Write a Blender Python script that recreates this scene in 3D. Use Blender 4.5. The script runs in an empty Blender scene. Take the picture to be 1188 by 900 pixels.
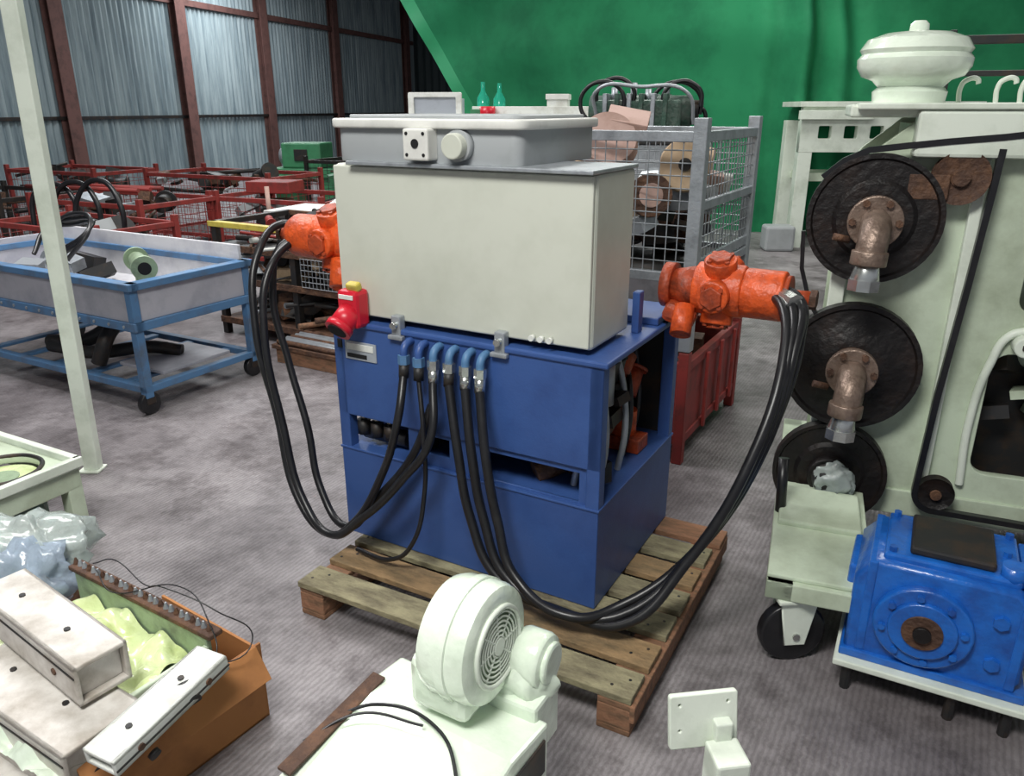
import bpy, bmesh, math, random
from mathutils import Vector, Matrix, Euler, noise
R=math.radians
scn=bpy.context.scene
COL=scn.collection
try:
    scn.view_settings.view_transform='Standard'
    scn.view_settings.look='None'
except Exception as e: print(e)

# ---------------------------------------------------------------- materials
def mat(name,col,rough=.5,metal=0,col2=None,scale=6,amt=.5,bump=0,bscale=40,streak=None,coat=0,spec=.5,dist=.02,trans=0):
    m=bpy.data.materials.new(name); m.use_nodes=True
    nt=m.node_tree; b=nt.nodes['Principled BSDF']
    b.inputs['Roughness'].default_value=rough; b.inputs['Metallic'].default_value=metal
    b.inputs['Specular IOR Level'].default_value=spec
    b.inputs['Coat Weight'].default_value=coat
    b.inputs['Transmission Weight'].default_value=trans
    if trans: b.inputs['IOR'].default_value=1.15
    tc=nt.nodes.new('ShaderNodeTexCoord')
    mp=nt.nodes.new('ShaderNodeMapping'); nt.links.new(tc.outputs['Object'],mp.inputs['Vector'])
    if streak: mp.inputs['Scale'].default_value=streak
    c2=col2 if col2 else tuple(x*.8 for x in col)
    n=nt.nodes.new('ShaderNodeTexNoise'); n.inputs['Scale'].default_value=scale; n.inputs['Detail'].default_value=6
    n.inputs['Roughness'].default_value=.65
    nt.links.new(mp.outputs['Vector'],n.inputs['Vector'])
    r=nt.nodes.new('ShaderNodeValToRGB')
    r.color_ramp.elements[1].position=.72
    r.color_ramp.elements[0].position=.62-.3*amt
    r.color_ramp.elements[0].color=(*col,1); r.color_ramp.elements[1].color=(*c2,1)
    nt.links.new(n.outputs['Fac'],r.inputs['Fac']); nt.links.new(r.outputs['Color'],b.inputs['Base Color'])
    if bump:
        n2=nt.nodes.new('ShaderNodeTexNoise'); n2.inputs['Scale'].default_value=bscale; n2.inputs['Detail'].default_value=4
        nt.links.new(tc.outputs['Object'],n2.inputs['Vector'])
        bp=nt.nodes.new('ShaderNodeBump'); bp.inputs['Strength'].default_value=bump; bp.inputs['Distance'].default_value=dist
        nt.links.new(n2.outputs['Fac'],bp.inputs['Height']); nt.links.new(bp.outputs['Normal'],b.inputs['Normal'])
    return m
M={}
M['blue']=mat('blue_paint',(.040,.095,.29),.42,0,(.026,.060,.20),2.5,.5,.05,120)
M['blue2']=mat('light_blue_paint',(.08,.19,.36),.5,0,(.09,.12,.17),8,.5)
M['gearblue']=mat('gearbox_blue',(.012,.14,.55),.32,0,(.01,.055,.27),8,.65,.15,60,coat=.3)
M['cream']=mat('cream_paint',(.60,.62,.54),.4,0,(.49,.51,.43),1.6,.55)
M['lidgrey']=mat('grey_plastic',(.36,.38,.39),.45,0,(.29,.31,.31),4,.4)
M['lidwhite']=mat('white_plastic',(.72,.72,.68),.4)
M['paleg']=mat('pale_green_paint',(.58,.67,.52),.42,0,(.34,.39,.28),3.0,.65,.05,60)
M['palew']=mat('pale_white_paint',(.76,.82,.72),.38,0,(.52,.58,.48),3.5,.55,.05,60)
M['white']=mat('dirty_white',(.72,.74,.70),.5,0,(.46,.46,.40),6,.5)
M['whitesteel']=mat('white_steel',(.70,.67,.63),.45,0,(.32,.28,.23),6,.65)
M['orange']=mat('orange_paint',(.72,.10,.018),.42,0,(.25,.032,.01),14,.6,.3,50)
M['orange_d']=mat('orange_dark',(.42,.06,.015),.5,0,(.10,.022,.012),18,.6,.3,50)
M['rubber']=mat('black_rubber',(.010,.010,.012),.35,0,(.018,.018,.02),20,.5)
M['black']=mat('black_matte',(.006,.006,.007),.8)
M['dark']=mat('dark_steel',(.030,.030,.031),.5,.4,(.07,.045,.03),12,.5)
M['rust']=mat('rusty_iron',(.080,.042,.028),.7,.2,(.18,.09,.048),16,.6,.5,50)
M['rustdark']=mat('dark_disc',(.010,.008,.008),.5,.2,(.028,.016,.012),7,.4,.3,40)
M['rustcol']=mat('rust_column',(.15,.07,.06),.8,0,(.08,.04,.035),5,.5,.2,30)
M['pipe']=mat('pipe_metal',(.26,.19,.15),.42,.5,(.12,.08,.06),18,.6,.2,60)
M['steel']=mat('galvanised_steel',(.42,.45,.48),.4,.5,(.25,.27,.29),10,.5,.1,80)
M['chrome']=mat('zinc_fitting',(.62,.64,.62),.25,.9,(.4,.4,.38),20,.5)
M['red']=mat('red_paint',(.29,.035,.03),.6,0,(.12,.03,.025),8,.6)
M['redbright']=mat('red_plastic',(.60,.012,.03),.35)
M['yellow']=mat('yellow_paint',(.58,.47,.08),.5,0,(.28,.23,.06),9,.5)
M['greenp']=mat('green_machine_paint',(.05,.22,.10),.5,0,(.035,.15,.07),6,.5)
M['greend']=mat('dark_green_machine',(.05,.11,.08),.5,.2,(.14,.16,.14),10,.5,.3,40)
M['fit']=mat('grey_green_fitting',(.30,.40,.26),.45,.1,(.16,.20,.14),10,.5,.2,40)
M['wood']=mat('pallet_wood',(.33,.30,.18),.85,0,(.085,.068,.045),4,.9,.5,30,streak=(1.8,6,6))
M['wood3']=mat('pallet_wood_stained',(.34,.22,.11),.85,0,(.12,.09,.05),4,.8,.5,30,streak=(1.8,6,6))
M['wood2']=mat('pallet_wood_red',(.30,.15,.085),.85,0,(.11,.075,.045),6,.7,.4,40,streak=(1.5,6,6))
M['card']=mat('cardboard',(.44,.19,.065),.8,0,(.27,.11,.042),4,.5)
M['beige']=mat('beige_roll',(.52,.38,.25),.8,0,(.33,.23,.14),6,.5)
M['pink']=mat('pink_beige',(.52,.35,.30),.7,0,(.38,.24,.19),6,.5)
M['film']=mat('stretch_film',(.80,.89,.76),.22,0,(.60,.71,.56),4,.6,.3,14,coat=.6)
M['filmy']=mat('crumpled_film',(.70,.80,.44),.25,0,(.48,.57,.20),6,.5,.5,16,coat=.5)
M['bag']=mat('plastic_bag',(.80,.90,.86),.15,0,(.62,.72,.74),5,.5,.6,18,coat=.6,trans=.6)
M['bagblue']=mat('blue_plastic_bag',(.55,.66,.80),.18,0,(.40,.50,.64),5,.5,.6,18,coat=.6,trans=.5)
M['glassg']=mat('green_bottle',(.02,.35,.22),.15,0,coat=.5)
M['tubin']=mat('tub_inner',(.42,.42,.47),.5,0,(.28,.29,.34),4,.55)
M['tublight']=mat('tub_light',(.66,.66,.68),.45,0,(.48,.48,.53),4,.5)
M['label']=mat('label_plate',(.35,.38,.42),.4)

# ---------------------------------------------------------------- helpers
def E(name,loc=(0,0,0),rz=0,rot=None):
    e=bpy.data.objects.new(name,None); COL.objects.link(e); e.empty_display_size=.1
    e.location=loc; e.rotation_euler=rot if rot else (0,0,R(rz)); return e
def SE(P,name,loc,rot):
    e=E(name,loc,0,[R(a) for a in rot]); e.parent=P; return e
def fin(P,name,me,m,smooth=False,bev=0,loc=None,rot=None):
    ob=bpy.data.objects.new(name,me); COL.objects.link(ob)
    if m is not None:
        me.materials.append(M[m] if isinstance(m,str) else m)
    if P is not None: ob.parent=P
    if loc is not None: ob.location=loc
    if rot is not None: ob.rotation_euler=rot
    if smooth:
        for p in me.polygons: p.use_smooth=True
    if bev:
        b=ob.modifiers.new('b','BEVEL'); b.width=bev; b.segments=2; b.limit_method='ANGLE'; b.angle_limit=R(40)
    return ob
def box(P,name,c,s,m,rot=(0,0,0),bev=.004):
    bm=bmesh.new(); bmesh.ops.create_cube(bm,size=1)
    bmesh.ops.scale(bm,vec=s,verts=bm.verts)
    me=bpy.data.meshes.new(name); bm.to_mesh(me); bm.free()
    return fin(P,name,me,m,bev=min(bev,min(s)*.3),loc=c,rot=[R(a) for a in rot])
def bx(P,name,a,b,m,bev=.004):
    return box(P,name,[(a[i]+b[i])/2 for i in range(3)],[abs(b[i]-a[i]) for i in range(3)],m,bev=bev)
def addcyl(bm,p0,p1,r,r2=None,n=24,mi=0):
    p0=Vector(p0);p1=Vector(p1);d=p1-p0;L=d.length
    q=d.to_track_quat('Z','Y').to_matrix().to_4x4()
    mm=Matrix.Translation((p0+p1)/2)@q
    g=bmesh.ops.create_cone(bm,cap_ends=True,segments=n,radius1=r,radius2=r if r2 is None else r2,depth=L,matrix=mm)
    fs=set()
    for v in g['verts']:
        for f in v.link_faces: fs.add(f)
    for f in fs:
        f.material_index=mi
        if len(f.verts)==4 and n>8: f.smooth=True
def cyl(P,name,p0,p1,r,m,r2=None,n=28,bev=0):
    bm=bmesh.new(); addcyl(bm,p0,p1,r,r2,n)
    me=bpy.data.meshes.new(name); bm.to_mesh(me); bm.free()
    return fin(P,name,me,m,bev=bev)
def tube(P,name,pts,r,m,cyc=False,poly=False,res=10):
    cu=bpy.data.curves.new(name,'CURVE'); cu.dimensions='3D'; cu.bevel_depth=r; cu.bevel_resolution=3; cu.resolution_u=res
    cu.use_fill_caps=True
    if poly:
        s=cu.splines.new('POLY'); s.points.add(len(pts)-1)
        for i,p in enumerate(pts): s.points[i].co=(*p,1)
    else:
        s=cu.splines.new('BEZIER'); s.bezier_points.add(len(pts)-1)
        for i,p in enumerate(pts):
            b=s.bezier_points[i]; b.co=p; b.handle_left_type='AUTO'; b.handle_right_type='AUTO'
    s.use_cyclic_u=cyc
    cu.materials.append(M[m])
    ob=bpy.data.objects.new(name,cu); COL.objects.link(ob)
    if P: ob.parent=P
    return ob
def wires(P,name,segs,r,m):
    cu=bpy.data.curves.new(name,'CURVE'); cu.dimensions='3D'; cu.bevel_depth=r; cu.bevel_resolution=0
    for sg in segs:
        s=cu.splines.new('POLY'); s.points.add(len(sg)-1)
        for i,p in enumerate(sg): s.points[i].co=(*p,1)
    cu.materials.append(M[m])
    ob=bpy.data.objects.new(name,cu); COL.objects.link(ob)
    if P: ob.parent=P
    return ob
def plate(P,name,outline,holes,t,m,loc,rot=(90,0,0),bev=.003):
    cu=bpy.data.curves.new(name,'CURVE'); cu.dimensions='2D'; cu.fill_mode='BOTH'; cu.extrude=t/2; cu.bevel_depth=bev; cu.bevel_resolution=1
    for pts in [outline]+holes:
        s=cu.splines.new('POLY'); s.points.add(len(pts)-1)
        for i,p in enumerate(pts): s.points[i].co=(p[0],p[1],0,1)
        s.use_cyclic_u=True
    cu.materials.append(M[m])
    ob=bpy.data.objects.new(name,cu); COL.objects.link(ob)
    if P: ob.parent=P
    ob.location=loc; ob.rotation_euler=[R(a) for a in rot]; return ob
def circ(cx,cy,r,n=24):
    return [(cx+r*math.cos(2*math.pi*i/n),cy+r*math.sin(2*math.pi*i/n)) for i in range(n)]
def rrect(x0,y0,x1,y1,r,n=6):
    o=[]
    for cx,cy,a in((x1-r,y1-r,0),(x0+r,y1-r,90),(x0+r,y0+r,180),(x1-r,y0+r,270)):
        o+=[(cx+r*math.cos(R(a+90*i/n)),cy+r*math.sin(R(a+90*i/n))) for i in range(n+1)]
    return o
def lathe(P,name,prof,loc,rot,m,n=40):
    bm=bmesh.new(); rings=[]
    for r,z in prof:
        rings.append([bm.verts.new((max(r,.0004)*math.cos(2*math.pi*i/n),max(r,.0004)*math.sin(2*math.pi*i/n),z)) for i in range(n)])
    for a,b in zip(rings,rings[1:]):
        for i in range(n):
            j=(i+1)%n; f=bm.faces.new((a[i],a[j],b[j],b[i])); f.smooth=True
    bm.faces.new(rings[0][::-1]); bm.faces.new(rings[-1])
    bmesh.ops.recalc_face_normals(bm,faces=bm.faces)
    me=bpy.data.meshes.new(name); bm.to_mesh(me); bm.free()
    ob=fin(P,name,me,m,loc=loc,rot=[R(a) for a in rot])
    e=ob.modifiers.new('e','EDGE_SPLIT'); e.split_angle=R(38)
    return ob
def blob(P,name,c,s,m,seed=0,amp=.25,f=2.5,rot=(0,0,0),sub=4,flat=None):
    bm=bmesh.new(); bmesh.ops.create_icosphere(bm,subdivisions=sub,radius=1)
    off=Vector((seed*7.1,seed*3.3,seed*1.7))
    for v in bm.verts:
        n=noise.noise(v.co*f+off)+.5*noise.noise(v.co*f*2.3+off)
        v.co*=1+amp*n
        v.co=Vector((v.co.x*s[0],v.co.y*s[1],v.co.z*s[2]))
        if flat is not None and v.co.z<flat: v.co.z=flat
    me=bpy.data.meshes.new(name); bm.to_mesh(me); bm.free()
    return fin(P,name,me,m,smooth=True,loc=c,rot=[R(a) for a in rot])
def sheet(P,name,x0,x1,y0,y1,z,amp,m,seed=1,f=9,n=60):
    vs=[];fs=[]
    for j in range(n+1):
        for i in range(n+1):
            x=x0+(x1-x0)*i/n; y=y0+(y1-y0)*j/n
            k=abs(noise.noise(Vector((x*f+seed,y*f,seed))))+.5*abs(noise.noise(Vector((x*f*2.2,y*f*2.2+seed,seed))))
            vs.append((x,y,z+amp*(k*2-.4)))
            if i<n and j<n: a=j*(n+1)+i; fs.append((a,a+1,a+n+2,a+n+1))
    me=bpy.data.meshes.new(name); me.from_pydata(vs,[],fs); return fin(P,name,me,m,smooth=True)
def junk(P,name,x0,x1,y0,y1,z0,z1,mats,n,seed,smin=.04,smax=.18,long=0,flg=.45):
    rnd=random.Random(seed); bm=bmesh.new()
    for i in range(n):
        s=rnd.uniform(smin,smax); c=Vector((rnd.uniform(x0+s/2,x1-s/2),rnd.uniform(y0+s/2,y1-s/2),rnd.uniform(z0,z1)))
        mi=rnd.randrange(len(mats)); k=rnd.random()
        d=Vector((rnd.uniform(-1,1),rnd.uniform(-1,1),rnd.uniform(-.35,.35))).normalized()
        if rnd.random()<long: 
            L=min(x1-x0,y1-y0)*.45; d.z*=.3
            addcyl(bm,c-d*L,c+d*L,s*.12,n=10,mi=mi)
        elif k<flg:
            addcyl(bm,c-d*s*.6,c+d*s*.6,s*.38,n=16,mi=mi)
            addcyl(bm,c+d*s*.5,c+d*s*.62,s*.52,n=16,mi=mi)
        else:
            mm=Matrix.Translation(c)@Euler((rnd.uniform(-.4,.4),rnd.uniform(-.4,.4),rnd.uniform(0,3))).to_matrix().to_4x4()@Matrix.Diagonal((s*1.3,s*rnd.uniform(.5,1),s*rnd.uniform(.3,.8),1))
            g=bmesh.ops.create_cube(bm,size=1,matrix=mm)
            for f in {f for v in g['verts'] for f in v.link_faces}: f.material_index=mi
    me=bpy.data.meshes.new(name); bm.to_mesh(me); bm.free()
    ob=fin(P,name,me,None)
    for q in mats: me.materials.append(M[q])
    return ob

# ---------------------------------------------------------------- camera
cam=bpy.data.cameras.new('cam'); co=bpy.data.objects.new('camera',cam); COL.objects.link(co)
cam.sensor_fit='HORIZONTAL'; cam.sensor_width=36; cam.lens=36*900/1188.; cam.clip_start=.05
co.location=(0,0,1.65); co.rotation_euler=(R(90)-math.atan(325/900.),0,0); scn.camera=co

# ---------------------------------------------------------------- floor
def floor_mat():
    m=bpy.data.materials.new('brushed_concrete'); m.use_nodes=True; nt=m.node_tree; b=nt.nodes['Principled BSDF']
    b.inputs['Roughness'].default_value=.5
    tc=nt.nodes.new('ShaderNodeTexCoord'); L=nt.links.new
    mp=nt.nodes.new('ShaderNodeMapping'); mp.inputs['Rotation'].default_value=(0,0,R(30)); L(tc.outputs['Object'],mp.inputs['Vector'])
    w=nt.nodes.new('ShaderNodeTexWave'); w.inputs['Scale'].default_value=17; w.inputs['Distortion'].default_value=3; w.inputs['Detail'].default_value=3; w.inputs['Detail Scale'].default_value=3
    w.bands_direction='X'; L(mp.outputs['Vector'],w.inputs['Vector'])
    def nz(scale,det,rg,p0,c0,p1,c1):
        n=nt.nodes.new('ShaderNodeTexNoise'); n.inputs['Scale'].default_value=scale; n.inputs['Detail'].default_value=det; n.inputs['Roughness'].default_value=rg; L(tc.outputs['Object'],n.inputs['Vector'])
        r=nt.nodes.new('ShaderNodeValToRGB'); e=r.color_ramp.elements; e[0].position=p0; e[0].color=(*c0,1); e[1].position=p1; e[1].color=(*c1,1); L(n.outputs['Fac'],r.inputs['Fac']); return r
    def mul(a,bb,f):
        mx=nt.nodes.new('ShaderNodeMix'); mx.data_type='RGBA'; mx.blend_type='MULTIPLY'; mx.inputs[0].default_value=f
        L(a,mx.inputs[6]); L(bb,mx.inputs[7]); return mx.outputs[2]
    r=nz(1.1,10,.72,.32,(.15,.136,.142),.66,(.38,.355,.365))
    rr=nt.nodes.new('ShaderNodeValToRGB'); rr.color_ramp.elements[0].color=(.5,.48,.48,1); rr.color_ramp.elements[0].position=.25; rr.color_ramp.elements[1].position=.6
    L(w.outputs['Fac'],rr.inputs['Fac'])
    r3=nz(11,8,.7,.35,(.45,.43,.43),.55,(1,1,1))
    r4=nz(.55,6,.6,.42,(.40,.37,.38),.56,(1,1,1))
    r5=nz(3.2,8,.75,.38,(.35,.32,.32),.50,(1,1,1))
    o=mul(r.outputs['Color'],rr.outputs['Color'],.38); o=mul(o,r3.outputs['Color'],.5); o=mul(o,r4.outputs['Color'],.55); o=mul(o,r5.outputs['Color'],.6)
    L(o,b.inputs['Base Color'])
    bp=nt.nodes.new('ShaderNodeBump'); bp.inputs['Strength'].default_value=.3; bp.inputs['Distance'].default_value=.005
    L(w.outputs['Fac'],bp.inputs['Height']); L(bp.outputs['Normal'],b.inputs['Normal'])
    return m
M['floor']=floor_mat()
box(None,'floor',(0,14,-.05),(34,44,.1),'floor',bev=0)

# ---------------------------------------------------------------- walls
M['corr']=mat('corrugated_sheet',(.34,.41,.43),.5,.1,(.10,.15,.18),3.2,.75,0,streak=(2.2,2.2,.16))
M['corrd']=mat('corrugated_dark',(.05,.07,.075),.7,.1,(.03,.045,.05),2.5,.6,0,streak=(1,1,.2))
def corr(name,p0,p1,h,m,pitch=.16,amp=.04):
    p0=Vector(p0);p1=Vector(p1);d=(p1-p0);L=d.length;d.normalize();n=Vector((-d.y,d.x,0))
    N=int(L/pitch*6); vs=[];fs=[]
    for i in range(N+1):
        s=L*i/N; o=amp*math.sin(2*math.pi*s/pitch)
        p=p0+d*s+n*o; vs+= [(p.x,p.y,0),(p.x,p.y,h)]
        if i<N: a=2*i; fs.append((a,a+2,a+3,a+1))
    me=bpy.data.meshes.new(name); me.from_pydata(vs,[],fs); return fin(None,name,me,m,smooth=True)
WD=Vector((.3,.954,0)).normalized(); W0=Vector((-9.04,16.7,0))
def wl(s): p=W0+WD*s; return (p.x,p.y,0)
corr('wall_left',wl(-18),wl(17.2),5.6,'corr')
corr('wall_back',wl(17.2),(12,29,0),5.6,'corrd',pitch=.3)
fr=E('wall_frame_columns')
wn=Vector((WD.y,-WD.x,0))
ang=math.degrees(math.atan2(WD.y,WD.x))
for i,s in enumerate([-11,-7.4,-3.7,-.05,3.55,6.9,10.8,16.2]):
    p=W0+WD*s+wn*.14
    box(fr,'flange_front_%d'%i,(p.x+wn.x*.1,p.y+wn.y*.1,2.8),(.34,.02,5.6),'rustcol',(0,0,ang))
    box(fr,'web_%d'%i,(p.x,p.y,2.8),(.025,.2,5.6),'rustcol',(0,0,ang))
    box(fr,'flange_rear_%d'%i,(p.x-wn.x*.08,p.y-wn.y*.08,2.8),(.34,.02,5.6),'rustcol',(0,0,ang))
for j,(z,t) in enumerate([(1.45,.07),(4.0,.14)]):
    a=W0+WD*(-18)+wn*.07; b=W0+WD*17+wn*.07; c=(a+b)/2
    box(fr,'rail_%d'%j,(c.x,c.y,z),((b-a).length,.08,t),'rustcol' if j else 'dark',(0,0,ang))
M['tarp']=mat('green_tarpaulin',(.022,.24,.10),.75,0,(.012,.15,.066),1.2,.6,.25,5,spec=.25)
M['tarpl']=mat('green_tarpaulin_hem',(.035,.36,.15),.6,0,(.03,.29,.12),2,.5)
def tarp():
    NX,NZ=260,60; vs=[];fs=[]
    def y0(x): return 13.6-.778*x if x<3.6 else 10.8-.1*(x-3.6)
    for j in range(NZ+1):
        z=5.2*j/NZ; xl=-1.8-(z-3.17)*.62
        for i in range(NX+1):
            t=i/NX; x=xl+(9-xl)*t
            w=math.exp(-((x-3.8)/.55)**2)
            y=y0(x)+.16*noise.noise(Vector((x*1.1,z*.8,0)))+.05*math.sin(x*2.2+z*1.4)+w*.14*math.sin(x*13+z*.6)-.14*math.sin(z/4.9*3.14)*1.2
            y+=.09*math.sin((z+.10*(x-2)**2)*4)*max(0,min(1,(z-1.6)))
            vs.append((x,y,z))
    for j in range(NZ):
        for i in range(NX):
            a=j*(NX+1)+i; fs.append((a,a+1,a+NX+2,a+NX+1))
    me=bpy.data.meshes.new('green_tarpaulin_curtain'); me.from_pydata(vs,[],fs)
    ob=fin(None,'green_tarpaulin_curtain',me,'tarp',smooth=True)
    me.materials.append(M['tarpl'])
    for p in me.polygons:
        if p.index%NX<6: p.material_index=1
    return ob
tarp()
bx(None,'ceiling',(-17,-8,5.6),(17,36,5.7),'white')

# ---------------------------------------------------------------- hydraulic power unit
OR=Vector((-.624,2.608,.1315)); A=R(-29.5)
HP=E('hydraulic_power_unit',OR,-29.5)
def w2l(p):
    v=Vector(p)-OR; return (v.x*math.cos(-A)-v.y*math.sin(-A), v.x*math.sin(-A)+v.y*math.cos(-A), v.z)
Wd,Dp=1.02,.70
bx(HP,'oil_tank',(0,0,0),(Wd,Dp,.355),'blue')
bx(HP,'tank_rim',(-.004,-.004,.349),(Wd+.004,Dp+.004,.358),'blue')
bx(HP,'front_panel',(0,0,.485),(Wd,.02,.83),'blue')
bx(HP,'top_plate',(-.005,-.008,.815),(Wd+.015,Dp,.835),'blue',.006)
for i,(x,y) in enumerate([(0,0),(Wd-.045,0),(0,Dp-.045),(Wd-.045,Dp-.045)]):
    bx(HP,'corner_post_%d'%i,(x,y,.35),(x+.045,y+.045,.82),'blue')
bx(HP,'left_panel',(0,.02,.485),(.015,Dp,.82),'blue')
plate(HP,'slot_sheet',[(.30,.355),(.98,.355),(.98,.49),(.30,.49)],[[(.60,.362),(.95,.362),(.95,.465),(.60,.465)],[(.34,.40),(.47,.40),(.47,.47),(.34,.47)]],.006,'blue',(0,.018,0))
bx(HP,'slot_sheet_left',(.05,.16,.35),(.32,.17,.49),'blue')
bx(HP,'rear_panel',(0,Dp-.02,.36),(Wd-.03,Dp,.82),'dark')
bx(HP,'inner_partition',(.30,.03,.36),(.32,.66,.81),'dark')
cyl(HP,'pump_motor',(.38,.35,.53),(.76,.35,.53),.12,'dark')
cyl(HP,'pump',(.76,.35,.53),(.91,.35,.53),.07,'rust')
cyl(HP,'filter_red',(.9,.5,.38),(.9,.5,.50),.045,'orange')
cyl(HP,'accumulator',(.93,.22,.62),(.93,.22,.76),.035,'steel')
for i,x in enumerate((.07,.13,.19)):
    cyl(HP,'valve_coil_%d'%i,(x,.05,.40),(x,.05,.455),.024,'dark'); cyl(HP,'valve_cap_%d'%i,(x,.05,.455),(x,.05,.475),.012,'chrome')
cyl(HP,'pump_small',(.06,.08,.40),(.25,.08,.40),.03,'rubber')
for i,(x,y) in enumerate([(.88,.12),(.93,.42),(.96,.3),(.9,.58),(.95,.16)]):
    tube(HP,'inner_pipe_%d'%i,[(x,y,.36),(x+.02,y,.5),(x,y+.03,.62),(x-.03,y,.8)],.011,'rubber' if i%2 else 'steel')
junk(HP,'inner_valves',.72,.98,.10,.62,.38,.74,['dark','rust','dark','blue2','orange_d'],26,77,.05,.11)
bx(HP,'valve_block_orange',(.86,.44,.36),(.98,.54,.41),'orange_d')
bx(HP,'label_plate',(.055,-.005,.70),(.19,0,.765),'label',.001)
bx(HP,'label_strip_white',(.065,-.008,.735),(.18,-.004,.758),'white',.001)
bx(HP,'label_strip_dark',(.065,-.008,.708),(.15,-.004,.722),'black',.001)
bx(HP,'label_marks',(.02,-.004,.735),(.04,0,.765),'black',.001)
bx(HP,'control_cabinet',(.035,.03,.85),(.965,.32,1.35),'cream',.012)
bx(HP,'cabinet_door',(.04,.018,.858),(.96,.032,1.345),'cream',.006)
bx(HP,'cabinet_drip_rim',(.12,-.012,1.35),(.97,.325,1.362),'steel',.003)
for i,x in enumerate((.285,.678)):
    bx(HP,'clamp_plate_%d'%i,(x-.018,-.012,.80),(x+.018,.018,.88),'steel')
    bx(HP,'clamp_foot_%d'%i,(x-.03,-.02,.80),(x+.03,.0,.815),'steel')
    cyl(HP,'clamp_bolt_%d'%i,(x,-.03,.85),(x,0,.85),.011,'chrome')
for i,x in enumerate((.78,.81,.84)): cyl(HP,'gland_%d'%i,(x,.0,.872),(x,.02,.872),.009,'white')
box(HP,'socket_body',(.12,-.02,.89),(.085,.07,.13),'redbright',bev=.015)
cyl(HP,'socket_mouth',(.12,-.03,.88),(.11,-.085,.835),.042,'redbright')
cyl(HP,'socket_ring',(.11,-.078,.84),(.108,-.095,.826),.047,'redbright')
cyl(HP,'socket_hole',(.108,-.094,.827),(.108,-.0975,.824),.034,'black')
bx(HP,'socket_band',(.09,-.058,.925),(.15,-.054,.94),'white',.001)
box(HP,'socket_lid',(.135,-.03,.965),(.05,.03,.03),'yellow',(20,0,0),.008)
plate(HP,'terminal_box_body',rrect(.07,.02,.73,.53,.03),[],.10,'lidgrey',(0,0,1.413),(0,0,0),.004)
plate(HP,'terminal_box_lid',rrect(.052,.0,.746,.545,.045),[],.016,'lidwhite',(0,0,1.474),(0,0,0),.006)
plate(HP,'terminal_box_cover',rrect(.09,.04,.71,.51,.04),[],.014,'lidgrey',(0,0,1.488),(0,0,0),.004)
bx(HP,'junction_box',(.365,-.035,1.372),(.455,.02,1.462),'lidwhite',.006)
for i,(dx,dz) in enumerate(((-.03,.03),(.03,.03),(-.03,-.03),(.03,-.03))): cyl(HP,'junction_screw_%d'%i,(.41+dx,-.037,1.418+dz),(.41+dx,-.033,1.418+dz),.005,'black')
cyl(HP,'junction_hole',(.41,-.038,1.42),(.41,-.03,1.42),.013,'black')
cyl(HP,'round_cap',(.54,-.04,1.415),(.54,.02,1.415),.036,'cream',bev=.004)
cyl(HP,'round_cap_rim',(.54,-.01,1.415),(.54,.02,1.415),.044,'lidgrey')
bx(HP,'motor_mount_post',(.97,.33,.835),(.995,.37,.97),'blue')
bx(HP,'motor_mount_shelf',(.80,.45,.835),(1.02,.68,.86),'blue')
def hydmotor(name,x0,y,z,dirn,L=.46):
    def X(t): return x0+dirn*t
    k=L/.46
    cyl(HP,name+'_rear_flange',(X(0),y,z),(X(.035*k),y,z),.075,'orange_d')
    cyl(HP,name+'_neck',(X(.03*k),y,z),(X(.12*k),y,z),.055,'orange_d',.075)
    cyl(HP,name+'_crankcase',(X(.11*k),y,z),(X(.27*k),y,z),.088,'orange',n=10,bev=.008)
    for i in range(5):
        a=R(90+72*i+20); c=Vector((0,math.cos(a),math.sin(a)))
        p=Vector((X(.19*k),y,z))
        cyl(HP,name+'_piston_%d'%i,p+c*.06,p+c*.115,.052*min(1,k+.1),'orange',bev=.006)
        cyl(HP,name+'_piston_cap_%d'%i,p+c*.112,p+c*.128,.038,'orange_d',n=6,bev=.003)
        for j in range(4):
            b2=R(45+90*j); o=Vector((.040*math.cos(b2),0,0))+Vector((0,-c.z,c.y))*.040*math.sin(b2)
            cyl(HP,name+'_piston_bolt_%d_%d'%(i,j),p+c*.112+o,p+c*.123+o,.008,'orange_d',n=6)
    for i in range(8):
        a=R(45*i); cyl(HP,name+'_bolt_%d'%i,(X(.265*k),y+.07*math.cos(a),z+.07*math.sin(a)),(X(.285*k),y+.07*math.cos(a),z+.07*math.sin(a)),.010,'orange_d',n=6)
    cyl(HP,name+'_valve_housing',(X(.265*k),y,z),(X(.395*k),y,z),.080,'orange',bev=.008)
    cyl(HP,name+'_valve_cover',(X(.39*k),y,z),(X(.41*k),y,z),.068,'orange_d')
    cyl(HP,name+'_shaft',(X(.40*k),y,z),(X(.475*k),y,z),.026,'orange_d')
    cyl(HP,name+'_shaft_end',(X(.47*k),y,z),(X(.49*k),y,z),.032,'rust',n=6)
hydmotor('right_motor',1.0,.56,.955,1)
box(HP,'right_motor_foot',(1.07,.53,.87),(.11,.12,.07),'orange_d',(0,20,10),.02)
cyl(HP,'right_motor_port',(1.09,.50,.9),(1.10,.44,.82),.035,'orange')
hydmotor('left_motor',.05,.22,1.065,-1,.45)
cyl(HP,'left_motor_port',(-.08,.17,1.0),(-.06,.13,.91),.045,'orange')
box(HP,'left_motor_block',(-.05,.16,.95),(.09,.08,.12),'orange',(0,10,10),.01)
fx=[.339,.398,.455,.515,.576,.63]
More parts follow.
